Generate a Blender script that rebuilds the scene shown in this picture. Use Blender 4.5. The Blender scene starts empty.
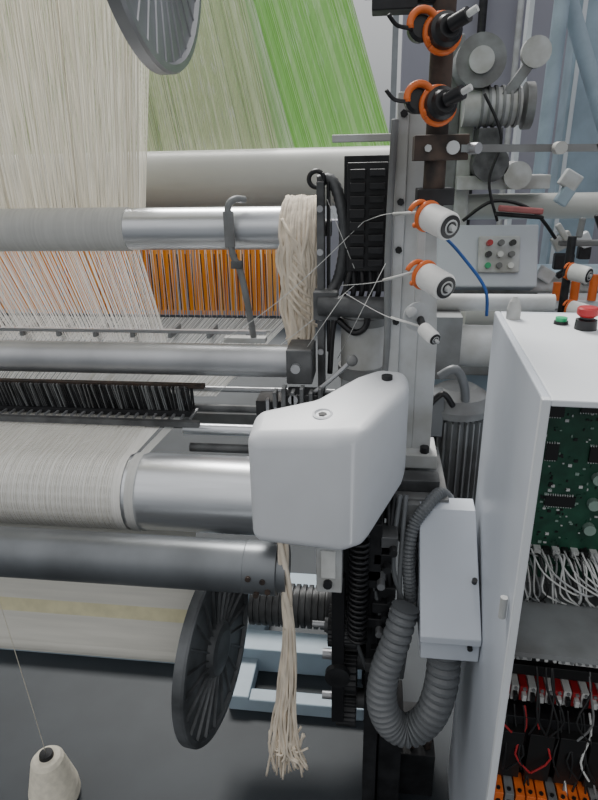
import bpy, math, random
from mathutils import Matrix, Vector, Euler
random.seed(7)
V=Vector
# ------------------------------------------------------------------ materials
def mat(name,col,rough=.5,metal=0.,var=.12,scale=8.,bump=0.,col2=None,stretch=None,trans=0.,spec=.5):
    m=bpy.data.materials.new(name);m.use_nodes=True
    nt=m.node_tree;n=nt.nodes;l=nt.links
    b=n['Principled BSDF']
    b.inputs['Roughness'].default_value=rough
    b.inputs['Metallic'].default_value=metal
    b.inputs['Specular IOR Level'].default_value=spec
    tc=n.new('ShaderNodeTexCoord');mp=n.new('ShaderNodeMapping')
    l.new(tc.outputs['Object'],mp.inputs[0])
    if stretch: mp.inputs['Scale'].default_value=stretch
    no=n.new('ShaderNodeTexNoise');no.inputs['Scale'].default_value=scale;no.inputs['Detail'].default_value=6
    l.new(mp.outputs[0],no.inputs['Vector'])
    r=n.new('ShaderNodeValToRGB')
    c2=col2 or tuple(max(0,c*(1-var*2)) for c in col)
    r.color_ramp.elements[0].position=.35;r.color_ramp.elements[1].position=.65
    r.color_ramp.elements[0].color=(*c2,1);r.color_ramp.elements[1].color=(*col,1)
    l.new(no.outputs['Fac'],r.inputs[0]);l.new(r.outputs[0],b.inputs['Base Color'])
    if bump:
        bp=n.new('ShaderNodeBump');bp.inputs['Strength'].default_value=bump;bp.inputs['Distance'].default_value=.004
        l.new(no.outputs['Fac'],bp.inputs['Height']);l.new(bp.outputs[0],b.inputs['Normal'])
    if trans:
        t=n.new('ShaderNodeBsdfTranslucent');l.new(r.outputs[0],t.inputs[0])
        mx=n.new('ShaderNodeMixShader');mx.inputs[0].default_value=trans
        l.new(b.outputs[0],mx.inputs[1]);l.new(t.outputs[0],mx.inputs[2])
        l.new(mx.outputs[0],n['Material Output'].inputs[0])
    return m
M={}
M['alu']=mat('brushed_aluminium',(.68,.70,.73),.31,.8,.06,6,stretch=(1,12,12))
M['alu2']=mat('dull_aluminium',(.50,.51,.53),.42,.7,.14,5,.1)
M['pipe']=mat('dull_steel_pipe',(.21,.225,.24),.38,.6,.18,5,.1)
M['white']=mat('white_painted_tube',(.50,.51,.48),.4,0,.06,4)
M['cover']=mat('white_plastic',(.68,.70,.73),.42,0,.02,14,.03)
M['cab']=mat('cabinet_paint',(.57,.61,.67),.45,0,.04,5)
M['cabw']=mat('cabinet_white_edge',(.72,.75,.78),.4,0,.02,5)
M['dark']=mat('dark_oily_steel',(.030,.031,.034),.5,.3,.3,20,.3)
M['black']=mat('black_plastic',(.012,.012,.014),.4,0,.2,10)
M['grey']=mat('grey_cast_iron',(.14,.145,.15),.5,.3,.3,14,.3)
M['disc']=mat('dirty_cast_aluminium',(.16,.17,.18),.5,.4,.3,9,.3)
M['lgrey']=mat('light_grey_paint',(.56,.58,.59),.5,0,.12,9,.1,col2=(.38,.38,.36))
M['mgrey']=mat('medium_grey_paint',(.24,.255,.26),.5,0,.15,9,.1,col2=(.14,.14,.14))
M['blue']=mat('pale_blue_paint',(.38,.48,.56),.5,0,.12,5,.05)
M['rust']=mat('dark_rusty_pipe',(.10,.07,.055),.6,.4,.3,25,.3,col2=(.035,.03,.028))
M['cream']=mat('cream_yarn',(.82,.77,.64),.9,0,.08,60,.4)
M['cotton']=mat('cotton_yarn',(.88,.78,.64),.95,0,.14,60,.8,stretch=(1,1,.25))
def fam(key,cols,tr):
    M_=[]
    for i,c in enumerate(cols):
        k=key+str(i);M[k]=mat(key+'_shade_'+'abcd'[i],c,.85,0,.05,20,0,stretch=(8,1,.05),trans=tr,spec=.1);M_.append(k)
    return M_
WC=fam('cream_warp',[(.86,.83,.74),(.93,.91,.85),(.68,.64,.55)],.48)
WW=fam('white_warp',[(.90,.90,.87),(.94,.94,.92),(.78,.77,.72)],.48)
OL=fam('olive_warp',[(.56,.60,.40),(.70,.72,.55),(.40,.44,.28)],.45)
PG=fam('pale_green_warp',[(.72,.86,.60),(.84,.92,.76),(.58,.76,.44)],.6)
GR=fam('green_warp',[(.48,.82,.32),(.64,.90,.48),(.36,.72,.20)],.6)
M['warpw']=M[WW[0]]
OR=fam('orange_heddle',[(.98,.38,.05),(.98,.52,.14),(.62,.17,.02)],.4)
M['orp']=mat('orange_plastic',(.80,.17,.03),.4,0,.08,20)
M['cloth']=mat('woven_cloth',(.86,.85,.82),.75,0,.06,60,.2,col2=(.73,.72,.68),stretch=(5,.2,.2),spec=.3)
M['yel']=mat('yellow_cloth',(.78,.73,.48),.85,0,.06,30)
M['clothc']=mat('cream_cloth',(.76,.74,.67),.85,0,.06,12,stretch=(.3,1,4))
M['floor']=mat('blue_grey_concrete',(.042,.050,.058),.55,0,.15,3,.05,col2=(.028,.034,.040),spec=.3)
M['wall']=mat('lilac_wall',(.34,.34,.40),.8,0,.06,1.5)
M['hose']=mat('grey_hose_plastic',(.16,.17,.18),.42,0,.08,10)
M['pcb']=mat('green_circuit_board',(.02,.095,.055),.4,0,.2,30,0,col2=(.01,.05,.03))
M['chip']=mat('black_chip',(.012,.012,.012),.35,0,.1,20)
M['solder']=mat('connector_white',(.72,.73,.71),.5,0,.1,20)
M['bpcb']=mat('pale_component',(.3,.42,.36),.5,0,.1,20)
M['red']=mat('red_plastic',(.42,.02,.025),.35,0,.1,20)
M['grn']=mat('green_plastic',(.02,.4,.16),.35,0,.1,20)
M['bluec']=mat('blue_cable',(.02,.10,.35),.4,0,.1,20)
M['bobw']=mat('white_bobbin',(.82,.82,.8),.6,0,.03,50,.2)
M['copper']=mat('brass_coil',(.30,.19,.07),.4,.4,.2,20)
M['pink']=mat('faded_red_pad',(.40,.13,.13),.6,0,.1,20)
M['glass']=mat('gray_frame',(.3,.32,.34),.5,0,.1,5)
# ------------------------------------------------------------------ builder
class Ob:
    def __init__(s,name,parent=None): s.n=name;s.p=parent;s.v=[];s.f=[];s.mi=[];s.sm=[];s.mats=[]
    def m(s,k):
        if k not in s.mats:s.mats.append(k)
        return s.mats.index(k)
    def add(s,vs,fs,k,smooth=False):
        o=len(s.v);s.v+= [tuple(v) for v in vs];i=s.m(k)
        for f in fs:
            s.f.append([a+o for a in f]);s.mi.append(i);s.sm.append(smooth)
    def box(s,c,d,k,rot=None):
        x,y,z=[a/2 for a in d];c=V(c)
        R=Matrix.Identity(3)
        if rot: R=Euler([math.radians(a) for a in rot]).to_matrix()
        vs=[c+R@V((i*x,j*y,l*z)) for i in(-1,1) for j in(-1,1) for l in(-1,1)]
        s.add(vs,[(0,1,3,2),(4,6,7,5),(0,4,5,1),(2,3,7,6),(0,2,6,4),(1,5,7,3)],k)
    def bb(s,x0,x1,y0,y1,z0,z1,k): s.box(((x0+x1)/2,(y0+y1)/2,(z0+z1)/2),(x1-x0,y1-y0,z1-z0),k)
    def lathe(s,p,d,prof,k,seg=28):
        p=V(p);d=V(d).normalized();a=d.orthogonal().normalized();b=d.cross(a)
        vs=[]
        for t,r in prof:
            r=max(r,1e-4)
            for j in range(seg):
                an=2*math.pi*j/seg
                vs.append(p+d*t+(a*math.cos(an)+b*math.sin(an))*r)
        for i in range(len(prof)-1):
            band=[vs[i*seg+j] for j in range(seg)]+[vs[(i+1)*seg+j] for j in range(seg)]
            s.add(band,[(j,(j+1)%seg,seg+(j+1)%seg,seg+j) for j in range(seg)],k,True)
        s.add([vs[j] for j in range(seg)],[tuple(range(seg))[::-1]],k)
        s.add([vs[(len(prof)-1)*seg+j] for j in range(seg)],[tuple(range(seg))],k)
    def cyl(s,p0,p1,r,k,seg=28,r2=None):
        p0=V(p0);p1=V(p1);L=(p1-p0).length
        s.lathe(p0,p1-p0,[(0,r),(L,r2 if r2 is not None else r)],k,seg)
    def tube(s,pts,r,k,seg=8,sub=6,radf=None,smooth=True):
        P=[V(p) for p in pts];Q=[]
        n=len(P)
        if n==2 or sub<=1: Q=P
        else:
            for i in range(n-1):
                a=P[max(i-1,0)];b=P[i];c=P[i+1];e=P[min(i+2,n-1)]
                for j in range(sub):
                    t=j/sub
                    Q.append(.5*((2*b)+(c-a)*t+(2*a-5*b+4*c-e)*t*t+(3*b-a-3*c+e)*t**3))
            Q.append(P[-1])
        vs=[];prev=None;fs=[];N=len(Q)
        for i,q in enumerate(Q):
            T=(Q[min(i+1,N-1)]-Q[max(i-1,0)]).normalized()
            if prev is None: a=T.orthogonal().normalized()
            else: a=(prev-T*prev.dot(T)).normalized()
            prev=a;b=T.cross(a)
            rr=radf(i/(N-1),i)*r if radf else r
            for j in range(seg):
                an=2*math.pi*j/seg;vs.append(q+(a*math.cos(an)+b*math.sin(an))*rr)
        for i in range(N-1):
            for j in range(seg):
                w=(j+1)%seg;fs.append((i*seg+j,i*seg+w,(i+1)*seg+w,(i+1)*seg+j))
        fs.append(tuple(range(seg))[::-1]);fs.append(tuple((N-1)*seg+j for j in range(seg)))
        s.add(vs,fs,k,smooth)
    def prism(s,poly,axis,a,b,k):
        def mk(p,t):
            if axis=='x':return (t,p[0],p[1])
            if axis=='y':return (p[0],t,p[1])
            return (p[0],p[1],t)
        n=len(poly)
        vs=[mk(p,a) for p in poly]+[mk(p,b) for p in poly]
        fs=[tuple(range(n))[::-1],tuple(range(n,2*n))]+[(i,(i+1)%n,n+(i+1)%n,n+i) for i in range(n)]
        s.add(vs,fs,k)
    def sphere(s,c,r,k,sc=(1,1,1),seg=16):
        c=V(c);vs=[];fs=[];h=seg//2
        for i in range(h+1):
            ph=math.pi*i/h
            for j in range(seg):
                an=2*math.pi*j/seg
                vs.append(c+V((sc[0]*r*math.sin(ph)*math.cos(an),sc[1]*r*math.sin(ph)*math.sin(an),sc[2]*r*math.cos(ph))))
        for i in range(h):
            for j in range(seg):
                w=(j+1)%seg;fs.append((i*seg+j,(i+1)*seg+j,(i+1)*seg+w,i*seg+w))
        s.add(vs,fs,k,True)
    def torus(s,c,d,R,r,k,a0=0,a1=360,seg=24,ref=None,ts=8):
        c=V(c);d=V(d).normalized();a=(V(ref)-d*V(ref).dot(d)).normalized() if ref else d.orthogonal().normalized();b=d.cross(a)
        pts=[c+(a*math.cos(math.radians(a0+(a1-a0)*i/seg))+b*math.sin(math.radians(a0+(a1-a0)*i/seg)))*R for i in range(seg+1)]
        s.tube(pts,r,k,ts,1)
    def threads(s,A0,A1,B0,B1,n,w,k,jit=0.,skip=0.):
        A0,A1,B0,B1=map(V,(A0,A1,B0,B1))
        da=(A1-A0).normalized();db=(B1-B0).normalized();ph=random.uniform(0,9)
        for i in range(n):
            if random.random()<skip: continue
            j=random.uniform(-jit,jit)
            t=(i+.5+j)/n;u=(i+.5+j*.6+random.uniform(-jit,jit)*.4)/n
            kk=k
            if isinstance(k,list):
                q=random.random()+.28*math.sin(i*.37+ph)+.2*math.sin(i*.083)
                kk=k[0] if q<.55 else (k[1] if q<.95 else k[2])
            a=A0.lerp(A1,t);b=B0.lerp(B1,u);dy=V((0,random.uniform(-.003,.003),0));ww=w*random.uniform(.7,1.05)
            s.add([a-da*ww/2+dy,a+da*ww/2+dy,b+db*ww/2+dy,b-db*ww/2+dy],[(0,1,2,3)],kk)
    def done(s,bevel=0,bseg=2,ang=40):
        me=bpy.data.meshes.new(s.n);me.from_pydata(s.v,[],s.f)
        for k in s.mats:me.materials.append(M[k])
        me.polygons.foreach_set('material_index',s.mi)
        me.polygons.foreach_set('use_smooth',s.sm);me.update()
        o=bpy.data.objects.new(s.n,me);bpy.context.collection.objects.link(o)
        if bevel:
            b=o.modifiers.new('b','BEVEL');b.width=bevel;b.segments=bseg;b.limit_method='ANGLE';b.angle_limit=math.radians(ang)
        if s.p:o.parent=s.p
        return o
def empty(name):
    e=bpy.data.objects.new(name,None);bpy.context.collection.objects.link(e);return e
X=V((1,0,0));Y=V((0,1,0));Z=V((0,0,1))
# ------------------------------------------------------------------ room
o=Ob('floor');o.bb(-6,6,-2,7,-.05,0,'floor');o.done()
o=Ob('wall_back')
o.bb(.2,6,7,7.2,0,6,'wall');o.bb(-6,.2,7,7.2,0,1.1,'wall');o.bb(-6,.2,7,7.2,4.6,6,'wall')
o.done()
o=Ob('window_1')
for i in range(6): o.bb(-6+i*1.22,-5.94+i*1.22,7.02,7.1,1.1,4.6,'glass')
o.bb(-6,.2,7.02,7.1,3.8,3.86,'glass');o.done()
o=Ob('wall_right');o.bb(5.9,6,-2,7,0,6,'wall');o.done()
# ------------------------------------------------------------------ LOOM
L=empty('weaving_loom')
o=Ob('front_pipe',L)
o.cyl((-1.6,1.05,.893),(-.26,1.05,.893),.056,'pipe',48)
o.lathe((-.26,1.05,.893),X,[(0,.056),(.002,.057),(.07,.057),(.072,.05),(.09,.05)],'pipe',48)
for x,z in((-.245,.905),(-.215,.90),(-.205,.875),(-.23,.865)): o.cyl((x,.99,z),(x,1.0,z),.006,'rust',12)
o.done()
o=Ob('breast_roller',L)
o.cyl((-1.6,1.25,.95),(-.22,1.25,.95),.095,'alu',64)
o.cyl((-.22,1.25,.95),(-.14,1.25,.95),.05,'dark',24)
o.done()
o=Ob('woven_cloth',L)
def clothstrip(xl0,xr0,xl1,xr1,k,lift):
    R0=.095+lift;pts=[(1.44,1.085,0)]
    for i in range(5): pts.append((1.44-(i+1)*.036,1.085-(.04-lift)*(i+1)/5.,(i+1)/6))
    for i in range(15):
        a=math.radians(90+i*14);pts.append((1.25+R0*math.cos(a),.95+R0*math.sin(a),1))
    vs=[];n=24
    for (y,z,t) in pts:
        for j in range(n+1):
            xl=xl0+(xl1-xl0)*t;xr=xr0+(xr1-xr0)*t
            vs.append((xl+(xr-xl)*j/n,y,z))
    fs=[(i*(n+1)+j,i*(n+1)+j+1,(i+1)*(n+1)+j+1,(i+1)*(n+1)+j) for i in range(len(pts)-1) for j in range(n)]
    o.add(vs,fs,k,True)
clothstrip(-1.6,-.53,-1.6,-.58,'cloth',.003)
clothstrip(-.515,-.49,-.57,-.548,'warpw',.005)
for i in range(150):
    x=-1.3+i*.0047+random.uniform(-.002,.002)
    pts=[(x+.03,1.44,1.091),(x+.012,1.34,1.070)]+[(x-.0006*a,1.25+.0990*math.cos(math.radians(90+a*15)),.95+.0990*math.sin(math.radians(90+a*15))) for a in range(0,11)]
    o.tube(pts,.0008,'cloth' if i%3 else 'clothc',4,1)
o.done()
o=Ob('guide_tube_low',L)
o.cyl((-1.8,1.45,1.23),(-.2,1.45,1.23),.042,'alu2',40)
o.bb(-.215,-.15,1.40,1.50,1.185,1.275,'grey')
o.cyl((-.19,1.40,1.23),(-.19,1.385,1.23),.012,'alu2',12)
o.done(.004)
o=Ob('guide_tube_top',L)
o.cyl((-2.2,1.65,1.54),(-.25,1.65,1.54),.056,'alu',48)
o.lathe((-2.2,1.65,1.54),X,[(0,.0585),(1.52,.0585)],'warpw',48)
o.cyl((-.25,1.65,1.54),(-.12,1.65,1.54),.022,'dark',20)
o.done()
o=Ob('back_roller',L)
o.cyl((-3,2.2,1.655),(.05,2.2,1.655),.095,'white',48)
o.cyl((.05,2.2,1.655),(.12,2.2,1.655),.03,'dark',20)
o.done()
def flange(o,c,d,R,k,nr=26,hub=.07,th=.025,rh=.006):
    c=V(c);d=V(d).normalized();e1=d.cross(Z).normalized();e2=e1.cross(d)
    o.lathe(c-d*th,d,[(0,R-.012),(.002,R),(th,R),(th+.006,R-.004),(th+.006,R-.018),(th-.004,R-.022),(th-.004,hub+.03),(th+.012,hub+.02),(th+.016,hub),(th+.016,.02)],k,72)
    for i in range(nr):
        a=2*math.pi*i/nr
        q_=e1*math.cos(a)+e2*math.sin(a);t=-e1*math.sin(a)+e2*math.cos(a)
        vs=[]
        for r,w,q in((hub+.02,.003,0),(R-.020,.005,.04)):
            for sgn in(-1,1):
                vs.append(c-d*.005+q_*r+t*(q+sgn*w));vs.append(c+q_*r+t*(q+sgn*w*.4)+d*rh)
        o.add(vs,[(0,1,5,4),(1,3,7,5),(3,2,6,7),(0,2,3,1),(4,5,7,6)],k)
o=Ob('upper_warp_beam',L)
flange(o,(-.43,1.33,2.195),X,.32,'alu2',36,rh=-.0015)
o.cyl((-2.4,1.33,2.2),(-.46,1.33,2.2),.16,'cream',48)
o.cyl((-.42,1.33,2.2),(-.3,1.33,2.2),.03,'dark',16)
o.done()
o=Ob('cloth_beam',L)
flange(o,(-.41,1.27,.44),(1,-.12,0),.25,'disc',22,.05,rh=.003)
o.cyl((-1.9,1.27,.44),(-.46,1.27,.44),.045,'clothc',40)
o.done()
o=Ob('cloth_sheet',L)
def sheet(pts,x0,x1,k):
    vs=[];[vs.extend([(x0,y,z),(x1,y,z)]) for y,z in pts]
    o.add(vs,[(2*i,2*i+1,2*i+3,2*i+2) for i in range(len(pts)-1)],k,True)
sheet([(1.30,.86),(1.25,.585)],-1.9,-.45,'clothc')
sheet([(1.25,.585),(1.243,.545)],-1.9,-.45,'yel')
sheet([(1.243,.545),(1.23,.47),(1.224,.435),(1.235,.41)],-1.9,-.45,'clothc')
o.done()
o=Ob('winding_drum',L)
pr=[]
for i in range(12):
    t=i*.02;pr+=[(t,.066),(t+.012,.066),(t+.013,.058),(t+.019,.058)]
o.lathe((-.36,1.5,.41),X,pr,'grey',32)
o.cyl((-.12,1.5,.41),(-.02,1.5,.41),.075,'dark',28)
o.done()
o=Ob('reed_comb',L)
o.bb(-1.8,-.47,1.405,1.425,1.085,1.10,'dark');o.bb(-1.8,-.44,1.43,1.45,1.155,1.165,'rust')
for i in range(222):
    x=-1.6+i*.0051
    o.box((x,1.405,1.132),(.0026,.006,.088),random.choice(['dark','dark','grey','mgrey']),(18,random.uniform(-3,3),0))
    o.box((x+.002,1.432,1.122),(.0036,.004,.07),'dark',(0,random.uniform(-3,3),0))
for i in range(44):
    x=-.47-i*.025
    o.bb(x,x+.006,1.38,1.45,1.088,1.093,'alu2')
o.bb(-1.8,-.44,1.36,1.375,1.075,1.09,'grey')
o.cyl((-.62,1.5,1.13),(-.1,1.5,1.13),.008,'alu2',12)
o.cyl((-.52,1.46,1.09),(-.1,1.46,1.09),.011,'grey',12)
o.cyl((-.50,1.42,1.045),(-.12,1.42,1.045),.016,'alu',16)
o.cyl((-.48,1.40,1.0),(-.12,1.40,1.0),.012,'grey',16)
o.bb(-.9,.0,1.56,1.60,.98,1.03,'mgrey')
o.bb(-.30,-.12,1.42,1.5,1.09,1.13,'dark')
for i in range(7): o.bb(-.27+i*.02,-.262+i*.02,1.40,1.42,1.08,1.14,'alu2')
o.done()
o=Ob('rail',L)
o.bb(-2.2,-.32,1.78,1.80,1.205,1.22,'lgrey');o.bb(-2.2,-.32,1.70,1.715,1.23,1.24,'alu')
for i in range(12): o.bb(-1.7+i*.12,-1.69+i*.12,1.70,1.80,1.215,1.235,'mgrey')
o.done()
o=Ob('orange_heddles',L)
o.threads((-2.2,1.93,1.46),(-.26,1.93,1.46),(-2.2,1.90,1.24),(-.26,1.90,1.24),250,.0048,OR,.25,skip=.06)
o.threads((-2.2,1.98,1.46),(-.26,1.98,1.46),(-2.2,1.96,1.24),(-.26,1.96,1.24),260,.0065,OR,.3,skip=.08)
o.cyl((-2.2,1.93,1.465),(-.25,1.93,1.465),.006,'dark',8)
for i in range(24): 
    x=-.8+i*.024+random.uniform(-.006,.006);o.bb(x,x+.0025,1.88,1.884,1.26,1.44,'rust')
o.threads((-.74,1.87,1.46),(-.26,1.87,1.46),(-.74,1.87,1.24),(-.26,1.87,1.24),30,.0016,WW,.5)
o.done()
W=Ob('warp_threads',L)
W.threads((-2.6,1.52,2.75),(-.46,1.52,2.75),(-2.2,1.70,1.55),(-.67,1.70,1.55),640,.0027,WC,.15)
W.threads((-2.6,1.60,2.75),(-.44,1.60,2.75),(-2.2,1.72,1.55),(-.66,1.72,1.55),520,.0028,WC,.2)
W.threads((-2.2,1.68,1.49),(-.67,1.68,1.49),(-2.0,1.72,1.20),(-.63,1.72,1.20),310,.0032,WW,.3)
W.threads((-2.2,1.86,1.24),(-.26,1.86,1.24),(-1.9,1.47,1.12),(-.42,1.47,1.12),420,.0036,WW,.25)
W.done()
W=Ob('olive_warp_threads',L)
W.threads((-3.2,2.9,3.0),(-.72,2.9,3.0),(-2.6,2.18,1.75),(-.34,2.18,1.75),560,.0032,OL,.2)
W.done()
W=Ob('green_warp_threads',L)
W.threads((-2.6,3.2,2.95),(-.75,3.2,2.95),(-2.6,2.22,1.72),(-.28,2.22,1.72),560,.0036,PG,.1)
W.threads((-.75,3.2,2.95),(-.35,3.2,2.95),(-.28,2.22,1.72),(.055,2.22,1.72),104,.0036,GR,.1)
W.threads((-2.6,3.3,2.95),(-.95,3.3,2.95),(-2.6,2.28,1.72),(-.45,2.28,1.72),500,.0036,PG,.15)
W.threads((-.95,3.3,2.95),(-.32,3.3,2.95),(-.45,2.28,1.72),(.055,2.28,1.72),158,.0036,GR,.15)
W.done()
o=Ob('hook_bracket',L)
o.tube([(-.345,1.62,1.615),(-.365,1.59,1.618),(-.38,1.575,1.60),(-.38,1.575,1.54),(-.375,1.575,1.48),(-.358,1.575,1.44),(-.345,1.58,1.36),(-.335,1.60,1.25)],.009,'mgrey',10,5)
o.box((-.38,1.572,1.545),(.026,.012,.09),'mgrey');o.box((-.365,1.572,1.455),(.03,.016,.02),'grey')
o.bb(-.42,-.30,1.59,1.62,1.235,1.25,'lgrey')
o.done(.002)
o=Ob('side_bracket',L)
o.box((-.135,1.5,1.38),(.018,.035,.56),'grey')
o.box((-.118,1.52,1.45),(.008,.03,.42),'black')
for z in(1.15,1.25,1.34,1.5,1.6): o.cyl((-.135,1.475,z),(-.135,1.468,z),.008,'alu2',10)
o.cyl((-.135,1.45,1.375),(.08,1.42,1.375),.026,'grey',24)
o.bb(-.15,-.09,1.44,1.49,1.34,1.41,'grey')
o.torus((-.145,1.5,1.665),Y,.018,.006,'black')
o.done(.002)
o=Ob('flexible_conduit',L)
o.tube([(-.145,1.52,1.66),(-.11,1.52,1.66),(-.085,1.5,1.6),(-.078,1.5,1.52),(-.09,1.5,1.44),(-.11,1.49,1.40)],.013,'grey',10,10,lambda t,i:1+.12*(i%2))
o.tube([(-.05,1.46,1.5),(-.07,1.45,1.42),(-.1,1.45,1.33),(-.11,1.45,1.2)],.007,'black',8)
o.tube([(-.09,1.45,1.34),(-.05,1.44,1.31),(-.02,1.44,1.33),(-.02,1.44,1.39)],.008,'black',8)
o.done()
o=Ob('black_terminal_block',L)
o.bb(-.07,.022,1.44,1.50,1.46,1.70,'black')
for i in range(8):
    o.bb(-.063,-.028,1.425,1.44,1.47+i*.028,1.49+i*.028,'black');o.bb(-.02,.015,1.42,1.44,1.475+i*.028,1.49+i*.028,'dark')
for i in range(4):
    x=-.055+i*.02;o.tube([(x,1.46,1.47),(x+.004,1.45,1.42),(x-.004,1.46,1.38)],.007,'black' if i%2 else 'dark',8)
o.bb(-.08,.03,1.50,1.52,1.40,1.715,'dark')
o.cyl((.028,1.43,1.42),(.028,1.43,1.72),.006,'lgrey',8)
o.done(.002)
o=Ob('support_column',L)
o.cyl((-.03,1.5,.3),(-.03,1.5,1.36),.055,'lgrey',32)
o.lathe((-.03,1.5,1.18),Z,[(0,.062),(.03,.062)],'mgrey',32)
o.lathe((-.03,1.5,1.32),Z,[(0,.062),(.02,.062)],'mgrey',32)
o.done()
o=Ob('ball_lever',L)
o.tube([(-.16,1.36,1.17),(-.12,1.35,1.2),(-.055,1.34,1.265)],.006,'alu2',8);o.sphere((-.05,1.34,1.27),.014,'mgrey')
o.bb(-.21,-.13,1.34,1.40,1.14,1.18,'dark');o.cyl((-.19,1.34,1.17),(-.19,1.33,1.17),.012,'alu2',12)
for i in range(6): o.bb(-.24+i*.022,-.23+i*.022,1.33,1.36,1.15,1.19+.01*(i%2),'grey')
o.done(.002)
o=Ob('bobbin_post',L)
o.bb(.035,.058,1.36,1.40,1.02,1.83,'lgrey')
o.bb(.058,.10,1.37,1.375,1.02,1.83,'lgrey')
o.prism([(.10,1.03),(.145,1.03),(.145,1.30),(.125,1.62),(.10,1.62)],'y',1.37,1.38,'lgrey')
o.bb(.02,.16,1.33,1.44,1.0,1.035,'lgrey')
for z in(1.62,1.52,1.36,1.2,1.1,1.79): o.cyl((.048,1.36,z),(.048,1.352,z),.008,'dark',6)
for x in(.045,.13): o.cyl((x,1.35,1.035),(x,1.35,1.05),.012,'dark',6)
o.bb(-.10,.04,1.38,1.40,1.74,1.755,'lgrey')
o.tube([(.03,1.35,1.78),(.025,1.35,1.5),(.03,1.36,1.3),(.02,1.38,1.1)],.008,'mgrey',8)
o.done(.002)
o=Ob('rusty_upright_pipe',L)
o.cyl((.108,1.27,1.60),(.108,1.27,2.2),.021,'rust',24)
o.bb(.065,.165,1.235,1.31,1.70,1.745,'rust')
o.bb(.075,.145,1.235,1.31,1.62,1.65,'dark')
o.cyl((.135,1.235,1.722),(.135,1.222,1.722),.012,'lgrey',16)
o.cyl((.09,1.235,1.722),(.09,1.226,1.722),.007,'lgrey',6)
o.bb(.085,.13,1.28,1.37,1.60,1.64,'dark')
o.cyl((.108,1.27,1.975),(.0,1.27,1.985),.02,'dark',16)
o.bb(-.02,.06,1.25,1.30,1.95,2.03,'dark');o.bb(-.035,-.02,1.255,1.295,1.975,2.0,'lgrey')
o.done(.002)
o=Ob('stay_bar',L)
o.box((.28,1.23,1.718),(.26,.006,.013),'mgrey',(0,1,0))
o.box((.43,1.23,1.735),(.09,.006,.013),'mgrey',(0,-25,0))
o.cyl((.32,1.228,1.717),(.32,1.20,1.717),.011,'lgrey',12)
o.cyl((.165,1.24,1.72),(.18,1.22,1.72),.01,'alu2',12)
o.done()
o=Ob('side_frame',L)
o.prism([(1.12,.0),(1.25,0),(1.33,.35),(1.5,.35),(1.75,0),(1.9,0),(1.8,.9),(1.5,1.0),(1.2,.98),(1.14,.7)],'x',.0,.035,'dark')
o.bb(-.10,.03,1.12,1.2,.80,.97,'dark')
o.bb(-.11,-.055,1.06,1.12,.83,.96,'lgrey')
o.bb(-.10,-.068,1.055,1.06,.87,.94,'solder')
o.cyl((-.085,1.06,.855),(-.085,1.05,.855),.01,'dark',10)
for (y,z,r,t) in((1.2,.52,.09,.05),(1.28,.72,.1,.04),(1.18,.40,.07,.05),(1.4,.55,.12,.04),(1.15,.66,.05,.07)):
    n=28;pr=[]
    for i in range(n*2):
        a=math.pi*i/n;rr=r if i%2 else r*.92
        pr.append((y+rr*math.cos(a),z+rr*math.sin(a)))
    o.prism(pr,'x',-.02-t,-.02,'dark');o.cyl((-.03-t,y,z),(.0,y,z),r*.35,'grey',20);o.cyl((-.06-t,y,z),(-.02,y,z),r*.15,'alu2',12)
o.bb(-.08,-.05,1.1,1.14,.40,.84,'black')
o.cyl((-.065,1.1,.56),(-.065,1.085,.56),.03,'dark',24)
for i in range(9):
    z=.55+.045*i;x=.0+.012*(i%3)
    o.bb(x,x+.04,1.12,1.18,z,z+.028,random.choice(['dark','grey','black']))
    o.cyl((x+.03,1.12,z),(x+.03,1.10,z),.009,'alu2' if i%3==0 else 'dark',10)
for i in range(8):
    x=-.01+i*.013
    o.tube([(x,1.20,1.0),(x+random.uniform(-.02,.02),1.14,.85),(x+random.uniform(-.03,.03),1.14,.7),(x+random.uniform(-.01,.03),1.16,.5)],.006,random.choice(['black','dark','hose']),8)
o.bb(.05,.18,1.22,1.5,.86,.98,'mgrey');o.cyl((.10,1.2,.93),(.10,1.32,.93),.045,'mgrey',24);o.cyl((.10,1.19,.93),(.10,1.2,.93),.02,'alu2',16)
o.bb(0.0,.20,1.22,1.4,0,.16,'dark');o.bb(.04,.10,1.15,1.25,.0,.4,'dark')
for i in range(5):o.cyl((.02+.04*i,1.25,.16),(.02+.04*i,1.25,.185),.011,'rust',6)
o.bb(.02,.16,1.25,1.30,.98,1.01,'grey')
for i in range(30):
    o.box((random.uniform(-.06,.15),random.uniform(1.2,1.35),random.uniform(.4,.95)),(random.uniform(.02,.06),.04,random.uniform(.02,.08)),random.choice(['dark','grey','black']),(0,random.choice([0,0,90,15]),0))
o.done(.002)
o=Ob('spring_coil',L)
pts=[]
for i in range(200):
    a=i*.6;pts.append((-.02+.02*math.cos(a),1.10+.02*math.sin(a),.95-i*.0014))
o.tube(pts,.004,'black',6,1);o.done()
o=Ob('drive_motor',L)
o.cyl((.235,1.6,.72),(.235,1.6,1.06),.07,'mgrey',32)
for i in range(28):
    a=2*math.pi*i/28
    o.box((.235+.078*math.cos(a),1.6+.078*math.sin(a),.90),(.022,.004,.28),'mgrey',(0,0,math.degrees(a)))
o.lathe((.235,1.6,1.05),Z,[(0,.092),(.02,.095),(.05,.08),(.07,.05),(.072,.02)],'mgrey',28)
o.lathe((.235,1.6,.70),Z,[(0,.09),(.04,.09)],'grey',28)
o.bb(.1,.34,1.5,1.7,.55,.70,'grey')
o.cyl((.16,1.72,1.2),(.42,1.72,1.2),.06,'lgrey',24);o.cyl((.16,1.75,1.32),(.5,1.75,1.32),.025,'lgrey',16)
o.bb(.15,.24,1.65,1.75,1.12,1.30,'mgrey')
o.bb(.13,.19,1.52,1.58,1.0,1.12,'hose')
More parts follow.
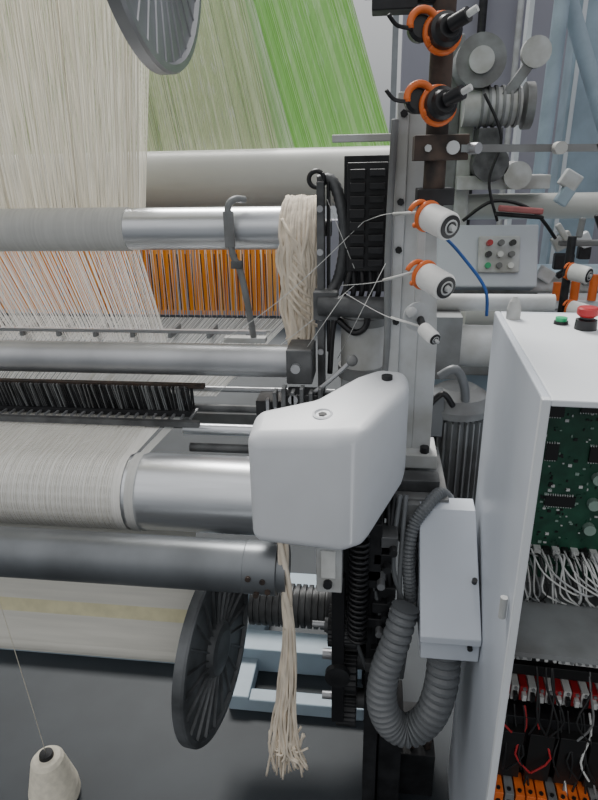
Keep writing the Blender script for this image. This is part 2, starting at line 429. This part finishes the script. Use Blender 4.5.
o.tube([(.17,1.5,1.18),(.21,1.5,1.2),(.24,1.52,1.14),(.25,1.55,1.05)],.012,'hose',10)
o.tube([(.15,1.5,1.1),(.18,1.48,1.14),(.21,1.5,1.10)],.008,'black',10)
o.done(.002)
o=Ob('base_beams',L)
o.bb(-1.9,.02,1.62,1.72,.0,.10,'blue');o.bb(-.6,.02,1.78,1.88,.16,.24,'blue');o.bb(-.40,.0,1.45,1.50,0,.05,'blue')
o.bb(-.45,-.38,1.45,1.9,0,.06,'blue');o.done(.004)
o=Ob('bobbin_arm_bracket',L)
o.bb(.083,.098,1.275,1.30,1.36,1.62,'lgrey');o.sphere((.075,1.235,1.41),.012,'lgrey')
o.lathe((.085,1.25,1.40),V((.4,-.9,-.1)),[(0,.03),(.004,.03)],'lgrey',20)
o.done(.001)
o=Ob('loose_threads',L)
T=[[(.08,1.2,1.61),(.02,1.3,1.60),(-.03,1.42,1.575)],[(.08,1.2,1.50),(.0,1.3,1.46),(-.08,1.42,1.43)],[(.09,1.2,1.39),(.02,1.25,1.40),(-.07,1.38,1.42)],
[(-.03,1.42,1.575),(-.25,1.5,1.37),(-.5,1.5,1.2)],[(-.05,1.42,1.43),(-.2,1.45,1.3),(-.42,1.45,1.13)],[(-.05,1.42,1.47),(-.12,1.5,1.62)],[(.02,1.3,1.5),(-.09,1.45,1.24)],[(-.07,1.38,1.42),(-.2,1.45,1.22)]]
for t in T:o.tube(t,.0009,'solder',5,6)
for a in T[:3]: o.tube([a[0],V(a[0]).lerp(V(a[1]),.8)],.003,'solder',6,1)
o.done()
o=Ob('blue_cable',L);o.tube([(.10,1.36,1.56),(.14,1.34,1.55),(.19,1.33,1.50),(.235,1.33,1.44),(.245,1.34,1.38)],.0035,'bluec',8);o.done()
# ------------------------------------------------------------------ plastic cover
o=Ob('plastic_machine_cover',L)
plan=[(-.235,1.0),(-.055,.995),(-.01,1.02),(.078,1.21),(.078,1.29),(.01,1.30),(-.04,1.25),(-.12,1.14),(-.235,1.10)]
tops=[1.225,1.233,1.245,1.262,1.268,1.270,1.268,1.255,1.243]
n=len(plan)
bots=[.985,.975,.97,1.02,1.06,1.06,1.0,.99,.985]
vs=[(p[0],p[1],b) for p,b in zip(plan,bots)]+[(p[0],p[1],t) for p,t in zip(plan,tops)]
o.add(vs,[tuple(range(n))[::-1],tuple(range(n,2*n))]+[(i,(i+1)%n,n+(i+1)%n,n+i) for i in range(n)],'cover')
c=o.done(.032,7,20)
for p in c.data.polygons:p.use_smooth=True
o=Ob('screw_recess',L)
o.lathe((-.095,1.072,1.225),V((0,-.15,1)),[(0,.020),(.024,.020),(.0255,.016),(.021,.013)],'cover',28)
o.cyl((-.095,1.069,1.240),(-.095,1.0685,1.2485),.009,'dark',6)
o.cyl((.03,1.235,1.26),(.03,1.235,1.272),.012,'dark',16)
o.done()
# ------------------------------------------------------------------ yarn hank
o=Ob('cotton_yarn_hank')
for i in range(56):
    f=random.random();x=-.245+f*.10;j=random.uniform(-.011,.011);yy=1.568-.026*math.sin(f*math.pi)+random.uniform(-.012,.010)
    cxx=-.197
    def sq(x,t):return cxx+(x-cxx)*t
    rr=random.uniform
    end=1.215+rr(0,.06)
    o.tube([(x,1.70,1.44),(x,1.715,1.55),(sq(x,.9),1.66,1.612+rr(0,.006)),(sq(x,.95)+j,1.60,1.595+rr(0,.006)),(x+j,yy,1.53),(sq(x,1.05)-j*.8,yy-.004,1.47),(sq(x,1.05)+j*.6,yy,1.41),(sq(x,.9)-j,yy+.003,1.34),(sq(x,.75)+rr(-.008,.008),yy+.003,1.28),(sq(x,.65)+rr(-.008,.008),yy,end)],.0048,'cotton',7,4)
for i in range(9):
    z=1.57-i*.022;o.tube([(-.240,1.57,z),(-.22,1.540,z-.03),(-.185,1.532,z-.07),(-.150,1.56,z-.10)],.0045,'cotton',7,4)
o.done()
# ------------------------------------------------------------------ rope
o=Ob('cotton_rope')
for k in range(3):
    pts=[]
    for i in range(26):
        t=i/25;a=t*4+k*2.09
        pts.append((-.175+.007*math.cos(a)+.008*t,1.02+.007*math.sin(a),.985-.22*t))
    o.tube(pts,.006,'cotton',8,2)
for k in range(80):
    a=random.uniform(0,6.28);r=random.uniform(.2,1);e=.295+random.uniform(0,.16)
    dx=math.cos(a)*r;dy=math.sin(a)*r;w=lambda q:random.uniform(-q,q)
    o.tube([(-.167+dx*.007,1.02+dy*.007,.82),(-.168+dx*.014,1.02+dy*.012,.72),(-.175+dx*.018+w(.006),1.02+dy*.016,.60),(-.186+dx*.026+w(.009),1.02+dy*.018,.50),(-.186+dx*.034+w(.011),1.02+dy*.02,.40),(-.180+dx*.044+w(.018),1.02+dy*.02,e)],.0028,'cotton',6,4)
o.done()
# ------------------------------------------------------------------ bobbins & tensioners
def tensioner(cx_,cz,name='yarn_tensioner'):
    o=Ob(name);c=V((cx_,1.20,cz));d=V((.25,-.93,.12)).normalized()
    o.cyl(c+d*-.055,c+d*.0,.016,'black',20)
    o.lathe(c-d*.02,d,[(0,.022),(.006,.028),(.03,.028),(.034,.022),(.045,.018)],'black',24)
    o.torus(c-d*.012,d,.029,.0065,'orp',seg=28)
    c2=c+V((-.036,-.0,.01))
    o.lathe(c2-d*.03,d,[(0,.02),(.02,.024),(.024,.018)],'black',20)
    o.torus(c2,d,.024,.0065,'orp',60,330,seg=20)
    o.tube([c2+V((-.02,-.005,-.005)),c2+V((-.045,-.02,-.002)),c2+V((-.06,-.03,.012))],.0035,'dark',8)
    o.cyl(c+d*.03,c+d*.03+V((.024,-.02,.010)),.012,'black',14)
    o.cyl(c+d*.03+V((.018,-.018,.007)),c+d*.03+V((.036,-.03,.016)),.0055,'solder',12)
    o.cyl(c-d*.03,V((.108,1.249,cz)),.01,'dark',10)
    return o.done()
tensioner(.105,1.905);tensioner(.105,1.793)
def bobbin(c,d,r=.026,L_=.062,name='thread_bobbin',orange=True,yar=1.27,par=None):
    o=Ob(name,par);c=V(c);d=V(d).normalized();b=c-d*L_
    o.lathe(b,d,[(-.004,r*.6),(0,r*.95),(.006,r*1.02),(L_-.004,r),(L_,r*.9)],'bobw',28)
    o.lathe(c-d*.001,d,[(0,r*.82),(.003,r*.82),(.004,r*.6)],'black',24)
    o.torus(c+d*.003,d,r*.48,r*.07,'lgrey',seg=20,ts=6)
    o.lathe(c,d,[(.002,r*.25),(.012,r*.2)],'lgrey',12)
    if orange:
        o.torus(b-d*.004,d,r*.95,.0055,'orp',seg=24)
        c2=b+V((-.02,.0,.006));o.torus(c2,d,r*.85,.005,'orp',30,300,seg=20)
        o.lathe(b-d*.02,d,[(0,.014),(.018,.02)],'black',18)
    o.cyl(b,(b.x-.002,yar,b.z+.004),.008,'dark',10)
    return o.done()
bobbin((.131,1.15,1.588),(.55,-.8,-.22));bobbin((.131,1.15,1.478),(.55,-.8,-.22))
bobbin((.118,1.16,1.375),(.55,-.8,-.35),.014,.04,orange=False)
# ------------------------------------------------------------------ CABINET
C=empty('control_cabinet')
o=Ob('cabinet_shell',C)
x0,x1,y0,y1,z0,z1=.24,.86,.79,1.30,0.,1.40
w=.012
o.bb(x0,x0+w,y0,y1,z0,z1-.0,'cab');o.bb(x1-w,x1,y0,y1,z0,z1,'cab');o.bb(x0+w,x1-w,y1-w,y1,z0,z1,'cab')
o.bb(x0+w,x1-w,y0,y1-w,z1-w,z1,'cabw');o.bb(x0+w,x1-w,y0,y1-w,.05,.06,'cab')
o.bb(x0+w,x1-w,y0,y0+.006,0,.1,'cab')
o.done(.003)
o=Ob('door_frame',C)
o.bb(x0-.002,x0+.010,y0-.014,y0-.001,.0,1.402,'cabw');o.bb(x0+.010,x1,y0-.014,y0-.001,1.392,1.402,'cabw')
o.cyl((x0-.008,y0+.03,1.0),(x0-.008,y0+.03,1.04),.006,'lgrey',12)
o.done(.002)
o=Ob('mounting_panel',C)
o.bb(x0+.012,x1-.012,.985,.99,.06,1.388,'mgrey')
o.bb(x0+.012,x1-.012,.80,.985,.940,.950,'mgrey')
o.done()
o=Ob('circuit_board',C)
yb=.97
o.bb(.262,.80,yb,yb+.004,.975,1.385,'pcb')
for i in range(650):
    x=random.uniform(.268,.60);z=random.uniform(.99,1.375);s=random.choice([(.003,.002),(.002,.004),(.005,.003),(.006,.005)])
    o.bb(x,x+s[0],yb-.002,yb,z,z+s[1],random.choice(['chip','bpcb','bpcb','solder','chip','pcb']))
for (x,z,a,b) in((.29,1.30,.03,.02),(.345,1.31,.04,.04),(.30,1.22,.02,.03),(.37,1.22,.028,.028),(.31,1.13,.05,.02),(.42,1.12,.04,.05),(.45,1.25,.03,.06)):
    o.bb(x,x+a,yb-.005,yb,z,z+b,'chip')
    for q in range(int(a/.004)): o.bb(x+q*.004,x+q*.004+.0015,yb-.003,yb,z-.003,z+b+.003,'solder')
for i in range(3): o.lathe((.39,yb,1.09+i*.05),-Y,[(0,.010),(.012,.010)],'bpcb',20)
for i in range(18): o.bb(.27+i*.016,.282+i*.016,yb-.015,yb,1.03,1.045,'chip' if i%2 else 'solder')
o.done()
o=Ob('ribbon_wires',C)
for i in range(60):
    x=.266+i*.0055;k=random.choice(['solder','solder','lgrey','chip','mgrey'])
    o.tube([(x,.955,1.035),(x+.004,.93,1.02+random.uniform(0,.03)),(x+random.uniform(0,.03),.915,.985),(x+random.uniform(.01,.05),.93,.95)],.0018,k,6,4)
for i in range(16):
    a=random.uniform(.27,.5)
    o.tube([(a,.95,1.05),(a+.02,.92,1.02),(a+.07,.91,.99),(a+.1,.94,.97)],.0018,random.choice(['solder','lgrey']),6,4)
o.done()
o=Ob('contactors',C)
yb=.985
def row(z,h,d,items,x=.258):
    for wd,k,k2 in items:
        o.bb(x,x+wd-.002,yb-d,yb,z,z+h,k)
        o.bb(x+.003,x+wd-.005,yb-d-.012,yb-d,z+h*.3,z+h*.7,k2)
        for q in(0.12,.88):
            n=max(1,int(wd/.012))
            for j in range(n): o.cyl((x+(j+.5)*wd/n,yb-d,z+h*q),(x+(j+.5)*wd/n,yb-d-.003,z+h*q),.0035,'solder' if k=='chip' else 'mgrey',8)
        x+=wd
row(.825,.06,.07,[(.030,'solder','lgrey'),(.03,'lgrey','solder'),(.045,'chip','chip'),(.03,'solder','solder'),(.05,'solder','chip'),(.05,'chip','solder')])
row(.715,.035,.06,[(.016,'solder','chip'),(.016,'red','solder')]*9)
o.bb(.262,.8,.94,.975,.765,.79,'chip')
o.bb(.262,.5,.90,.985,.60,.70,'black')
for i in range(6): o.bb(.27+i*.055,.315+i*.055,.88,.985,.56,.68,'chip')
for i in range(3):
    o.lathe((.295+i*.08,.92,.40),Z,[(0,.03),(.11,.03)],'copper',24);o.bb(.26+i*.08,.33+i*.08,.89,.96,.51,.53,'black')
for i in range(14):
    k='orp' if i%4!=1 else 'mgrey'
    o.bb(.268+i*.02,.285+i*.02,.85,.90,.522,.55,k)
    o.cyl((.276+i*.02,.86,.55),(.276+i*.02,.86,.553),.004,'chip',8)
    o.cyl((.276+i*.02,.85,.53),(.276+i*.02,.848,.53),.005,'chip',8)
o.bb(.262,.6,.86,.93,.48,.520,'black')
for i in range(44):
    a=random.uniform(.26,.55);z=random.choice([.80,.70,.62])
    o.tube([(a,.91,z+.02),(a+.005,.895,z-.02),(a+random.uniform(-.02,.03),.875,z-.07),(a+random.uniform(-.02,.03),.87,z-.11)],.0024,random.choice(['chip']*6+['solder','red','mgrey','copper']),6,3)
o.done(.001)
o=Ob('lifting_lug',C)
o.lathe((.268,1.235,1.40),Z,[(0,.014),(.02,.014),(.035,.010),(.045,.004)],'lgrey',16);o.done()
o=Ob('emergency_stop_button',C)
o.lathe((.388,1.165,1.40),Z,[(0,.020),(.018,.019),(.020,.012),(.026,.012)],'black',28)
o.lathe((.388,1.165,1.424),Z,[(0,.014),(.004,.019),(.015,.019),(.018,.016)],'red',28);o.done()
o=Ob('green_push_button',C)
o.lathe((.352,1.20,1.40),Z,[(0,.014),(.006,.013)],'black',24);o.lathe((.352,1.20,1.406),Z,[(0,.011),(.007,.011)],'grn',24);o.done()
C.matrix_world=Matrix.Translation((.227,.79,0))@Matrix.Rotation(math.radians(-2.9),4,'Z')@Matrix.Translation((-.24,-.79,0))
# cable box
o=Ob('cable_entry_box')
dz=-.02
o.prism([(1.25,.96+dz),(1.20,.98+dz),(1.01,.80+dz),(1.01,.735+dz),(1.25,.735+dz)],'x',.116,.236,'cab')
o.prism([(1.25,.965+dz),(1.24,.995+dz),(1.195,.99+dz),(1.00,.802+dz),(1.00,.785+dz),(1.01,.795+dz)],'x',.112,.236,'cab')
o.cyl((.215,1.008,.775+dz),(.215,1.002,.775+dz),.006,'dark',8)
o.cyl((.225,1.08,.885+dz),(.225,1.075,.895+dz),.006,'dark',8)
o.done(.003)
o=Ob('corrugated_hose')
pts=[(.176,1.09,.715),(.176,1.08,.68),(.172,1.06,.59),(.152,1.055,.50),(.107,1.05,.455),(.062,1.05,.475),(.040,1.05,.54),(.045,1.06,.62),(.066,1.07,.70),(.085,1.09,.78)]
o.tube(pts,.038,'hose',28,14,lambda t,i:(1.0,1.0,.84)[i%3]*(1-.35*max(0,t-.5)),smooth=False)
o.lathe((.176,1.09,.712),-Z,[(0,.050),(.025,.050),(.027,.044)],'hose',28)
o.done()
o=Ob('thin_corrugated_hose')
o.tube([(.185,1.265,.955),(.160,1.24,.985),(.125,1.19,.975),(.10,1.17,.94),(.090,1.15,.88),(.094,1.14,.82),(.10,1.15,.75)],.015,'hose',14,14,lambda t,i:(1.0 if i%2 else .84),smooth=False)
o.done()
# ------------------------------------------------------------------ yarn cone on the floor
o=Ob('yarn_cone')
o.lathe((-.88,1.10,.0),Z,[(0,.058),(.006,.066),(.02,.070),(.05,.068),(.155,.044),(.165,.036),(.168,.02)],'cream',48)
o.lathe((-.88,1.10,.168),Z,[(0,.02),(.012,.018),(.0121,.013)],'dark',24)
o.tube([(-.88,1.10,.18),(-.875,1.08,.45),(-.885,1.07,.80)],.0009,'cream',5,4)
o.done()
# ------------------------------------------------------------------ background machines
B=empty('background_loom')
o=Ob('control_panel',B)
o.box((.60,3.5,1.19),(.54,.12,.34),'cab',(-20,0,0))
o.box((.66,3.43,1.22),(.22,.02,.20),'lgrey',(-20,0,0))
for r in range(3):
    for q in range(3): o.cyl((.60+q*.06,3.42,1.16+r*.06),(.60+q*.06,3.38,1.17+r*.06),.016,['grn','mgrey','solder','chip','solder','mgrey','red','mgrey','chip'][r*3+q],12)
o.done(.02,3)
o=Ob('machine_body',B)
o.bb(.2,2.4,3.6,4.2,0,1.05,'blue');o.cyl((.3,3.55,1.03),(2.4,3.55,1.03),.05,'lgrey',20);o.cyl((.3,3.4,.92),(2.4,3.4,.92),.06,'alu2',20)
o.bb(.9,2.4,3.3,3.5,.95,1.0,'cabw')
o.cyl((.3,3.7,1.45),(2.4,3.7,1.45),.07,'white',24)
o.bb(.36,.42,3.6,3.7,.9,2.3,'mgrey')
o.bb(.42,.50,3.6,3.8,1.0,2.1,'lgrey')
o.bb(.2,.9,3.2,3.45,.6,.95,'mgrey')
o.lathe((.45,3.1,.98),X,[(0,.09),(.3,.09)],'white',28)
for i in range(12):
    x=.95+.09*i;o.cyl((x,3.3,1.0),(x,3.3,1.08+.06*random.random()),.022,random.choice(['solder','dark','orp','lgrey']),12)
    o.box((x,3.35,1.3+.1*random.random()),(.03,.03,.10),random.choice(['mgrey','lgrey','dark']),(0,random.uniform(-40,40),0))
o.bb(.95,2.4,3.36,3.4,1.27,1.30,'mgrey')
for i in range(22):
    o.box((random.uniform(.9,1.6),3.5,random.uniform(1.05,1.6)),(random.uniform(.03,.12),.05,random.uniform(.03,.10)),random.choice(['mgrey','lgrey','dark','cabw','blue']),(0,random.choice([0,0,30,-30]),0))
o.done(.008)
o=Ob('gear_motor',B)
o.cyl((.42,3.5,1.95),(.70,3.5,1.95),.09,'lgrey',28);o.cyl((.72,3.5,1.95),(.76,3.5,1.95),.11,'mgrey',28)
o.cyl((.48,3.4,2.15),(.48,3.6,2.15),.12,'mgrey',28);o.cyl((.48,3.38,2.15),(.48,3.4,2.15),.06,'lgrey',28)
for i in range(6): o.lathe((.5+i*.035,3.5,1.95),X,[(0,.10),(.012,.10)],'mgrey',24)
o.cyl((.58,3.45,1.68),(.58,3.75,1.68),.09,'grey',24);o.cyl((.72,3.45,1.62),(.72,3.7,1.62),.07,'lgrey',24);o.bb(.42,.9,3.5,3.7,1.55,1.62,'lgrey')
o.box((.66,3.45,2.05),(.05,.05,.35),'mgrey',(0,35,0));o.cyl((.74,3.42,2.18),(.74,3.46,2.18),.07,'lgrey',20)
o.bb(.5,.62,3.42,3.6,1.75,1.85,'grey')
o.tube([(.45,3.4,1.4),(.6,3.38,1.5),(.8,3.4,1.45),(.95,3.45,1.3)],.010,'black',8)
o.tube([(.5,3.35,2.0),(.6,3.35,1.8),(.56,3.35,1.6),(.62,3.35,1.4)],.008,'black',8)
o.done(.005)
o=Ob('red_pad',B);o.box((.72,3.3,1.46),(.22,.04,.03),'pink',(0,5,0));o.box((.72,3.32,1.43),(.24,.05,.02),'dark',(0,5,0));o.done(.008)
for (x,z) in((1.0,1.18),(1.02,1.0)):
    bobbin((x,3.0,z),(.7,-.7,-.1),.04,.09,name='distant_bobbin',yar=3.1,par=B)
o=Ob('bobbin_stand',B);o.cyl((.93,3.1,0),(.93,3.1,1.35),.02,'dark',12);o.bb(.8,1.06,3.0,3.2,0,.03,'dark');o.done()
o=Ob('steel_column')
o.bb(1.25,1.55,4.7,4.9,0,5,'blue');o.bb(1.27,1.30,4.69,4.7,0,5,'cabw');o.done(.005)
o=Ob('steel_brace')
o.cyl((.75,4.45,3.4),(1.75,4.45,1.2),.05,'blue',20);o.cyl((1.05,4.3,3.4),(1.02,4.3,.0),.045,'blue',20);o.bb(.90,.93,4.5,4.6,0,3.5,'cabw');o.done()
o=Ob('wall_pipe');o.cyl((.95,6.9,0),(.95,6.9,5),.04,'dark',12);o.cyl((1.3,6.9,0),(1.3,6.9,5),.03,'lgrey',12);o.done()
# ------------------------------------------------------------------ lights / world
w=bpy.data.worlds.new('w');bpy.context.scene.world=w;w.use_nodes=True
nt=w.node_tree;bg=nt.nodes['Background']
tc=nt.nodes.new('ShaderNodeTexCoord');sx=nt.nodes.new('ShaderNodeSeparateXYZ');rp=nt.nodes.new('ShaderNodeValToRGB')
nt.links.new(tc.outputs['Generated'],sx.inputs[0]);nt.links.new(sx.outputs[2],rp.inputs[0]);nt.links.new(rp.outputs[0],bg.inputs[0])
rp.color_ramp.elements[0].color=(.27,.285,.30,1);rp.color_ramp.elements[0].position=0
rp.color_ramp.elements[1].color=(1,1,1,1);rp.color_ramp.elements[1].position=.5
bg.inputs[1].default_value=1.05
s=bpy.data.lights.new('sun','SUN');s.energy=5.0;s.angle=math.radians(22);s.color=(1,.98,.94)
so=bpy.data.objects.new('skylight_sun',s);so.rotation_euler=V((.25,-.75,-1)).to_track_quat('-Z','Y').to_euler();bpy.context.collection.objects.link(so)
# ------------------------------------------------------------------ camera
ps,th,ro=math.radians(7.5),math.radians(21.5),math.radians(1.2)
R=Matrix.Rotation(ps,3,'Z')@Matrix.Rotation(math.pi/2-th,3,'X')@Matrix.Rotation(-ro,3,'Z')
ca=bpy.data.cameras.new('cam');ca.sensor_fit='VERTICAL';ca.sensor_height=36;ca.lens=27;ca.clip_start=.05
co=bpy.data.objects.new('camera',ca);co.matrix_world=Matrix.Translation((0,0,1.7))@R.to_4x4();bpy.context.collection.objects.link(co)
bpy.context.scene.camera=co
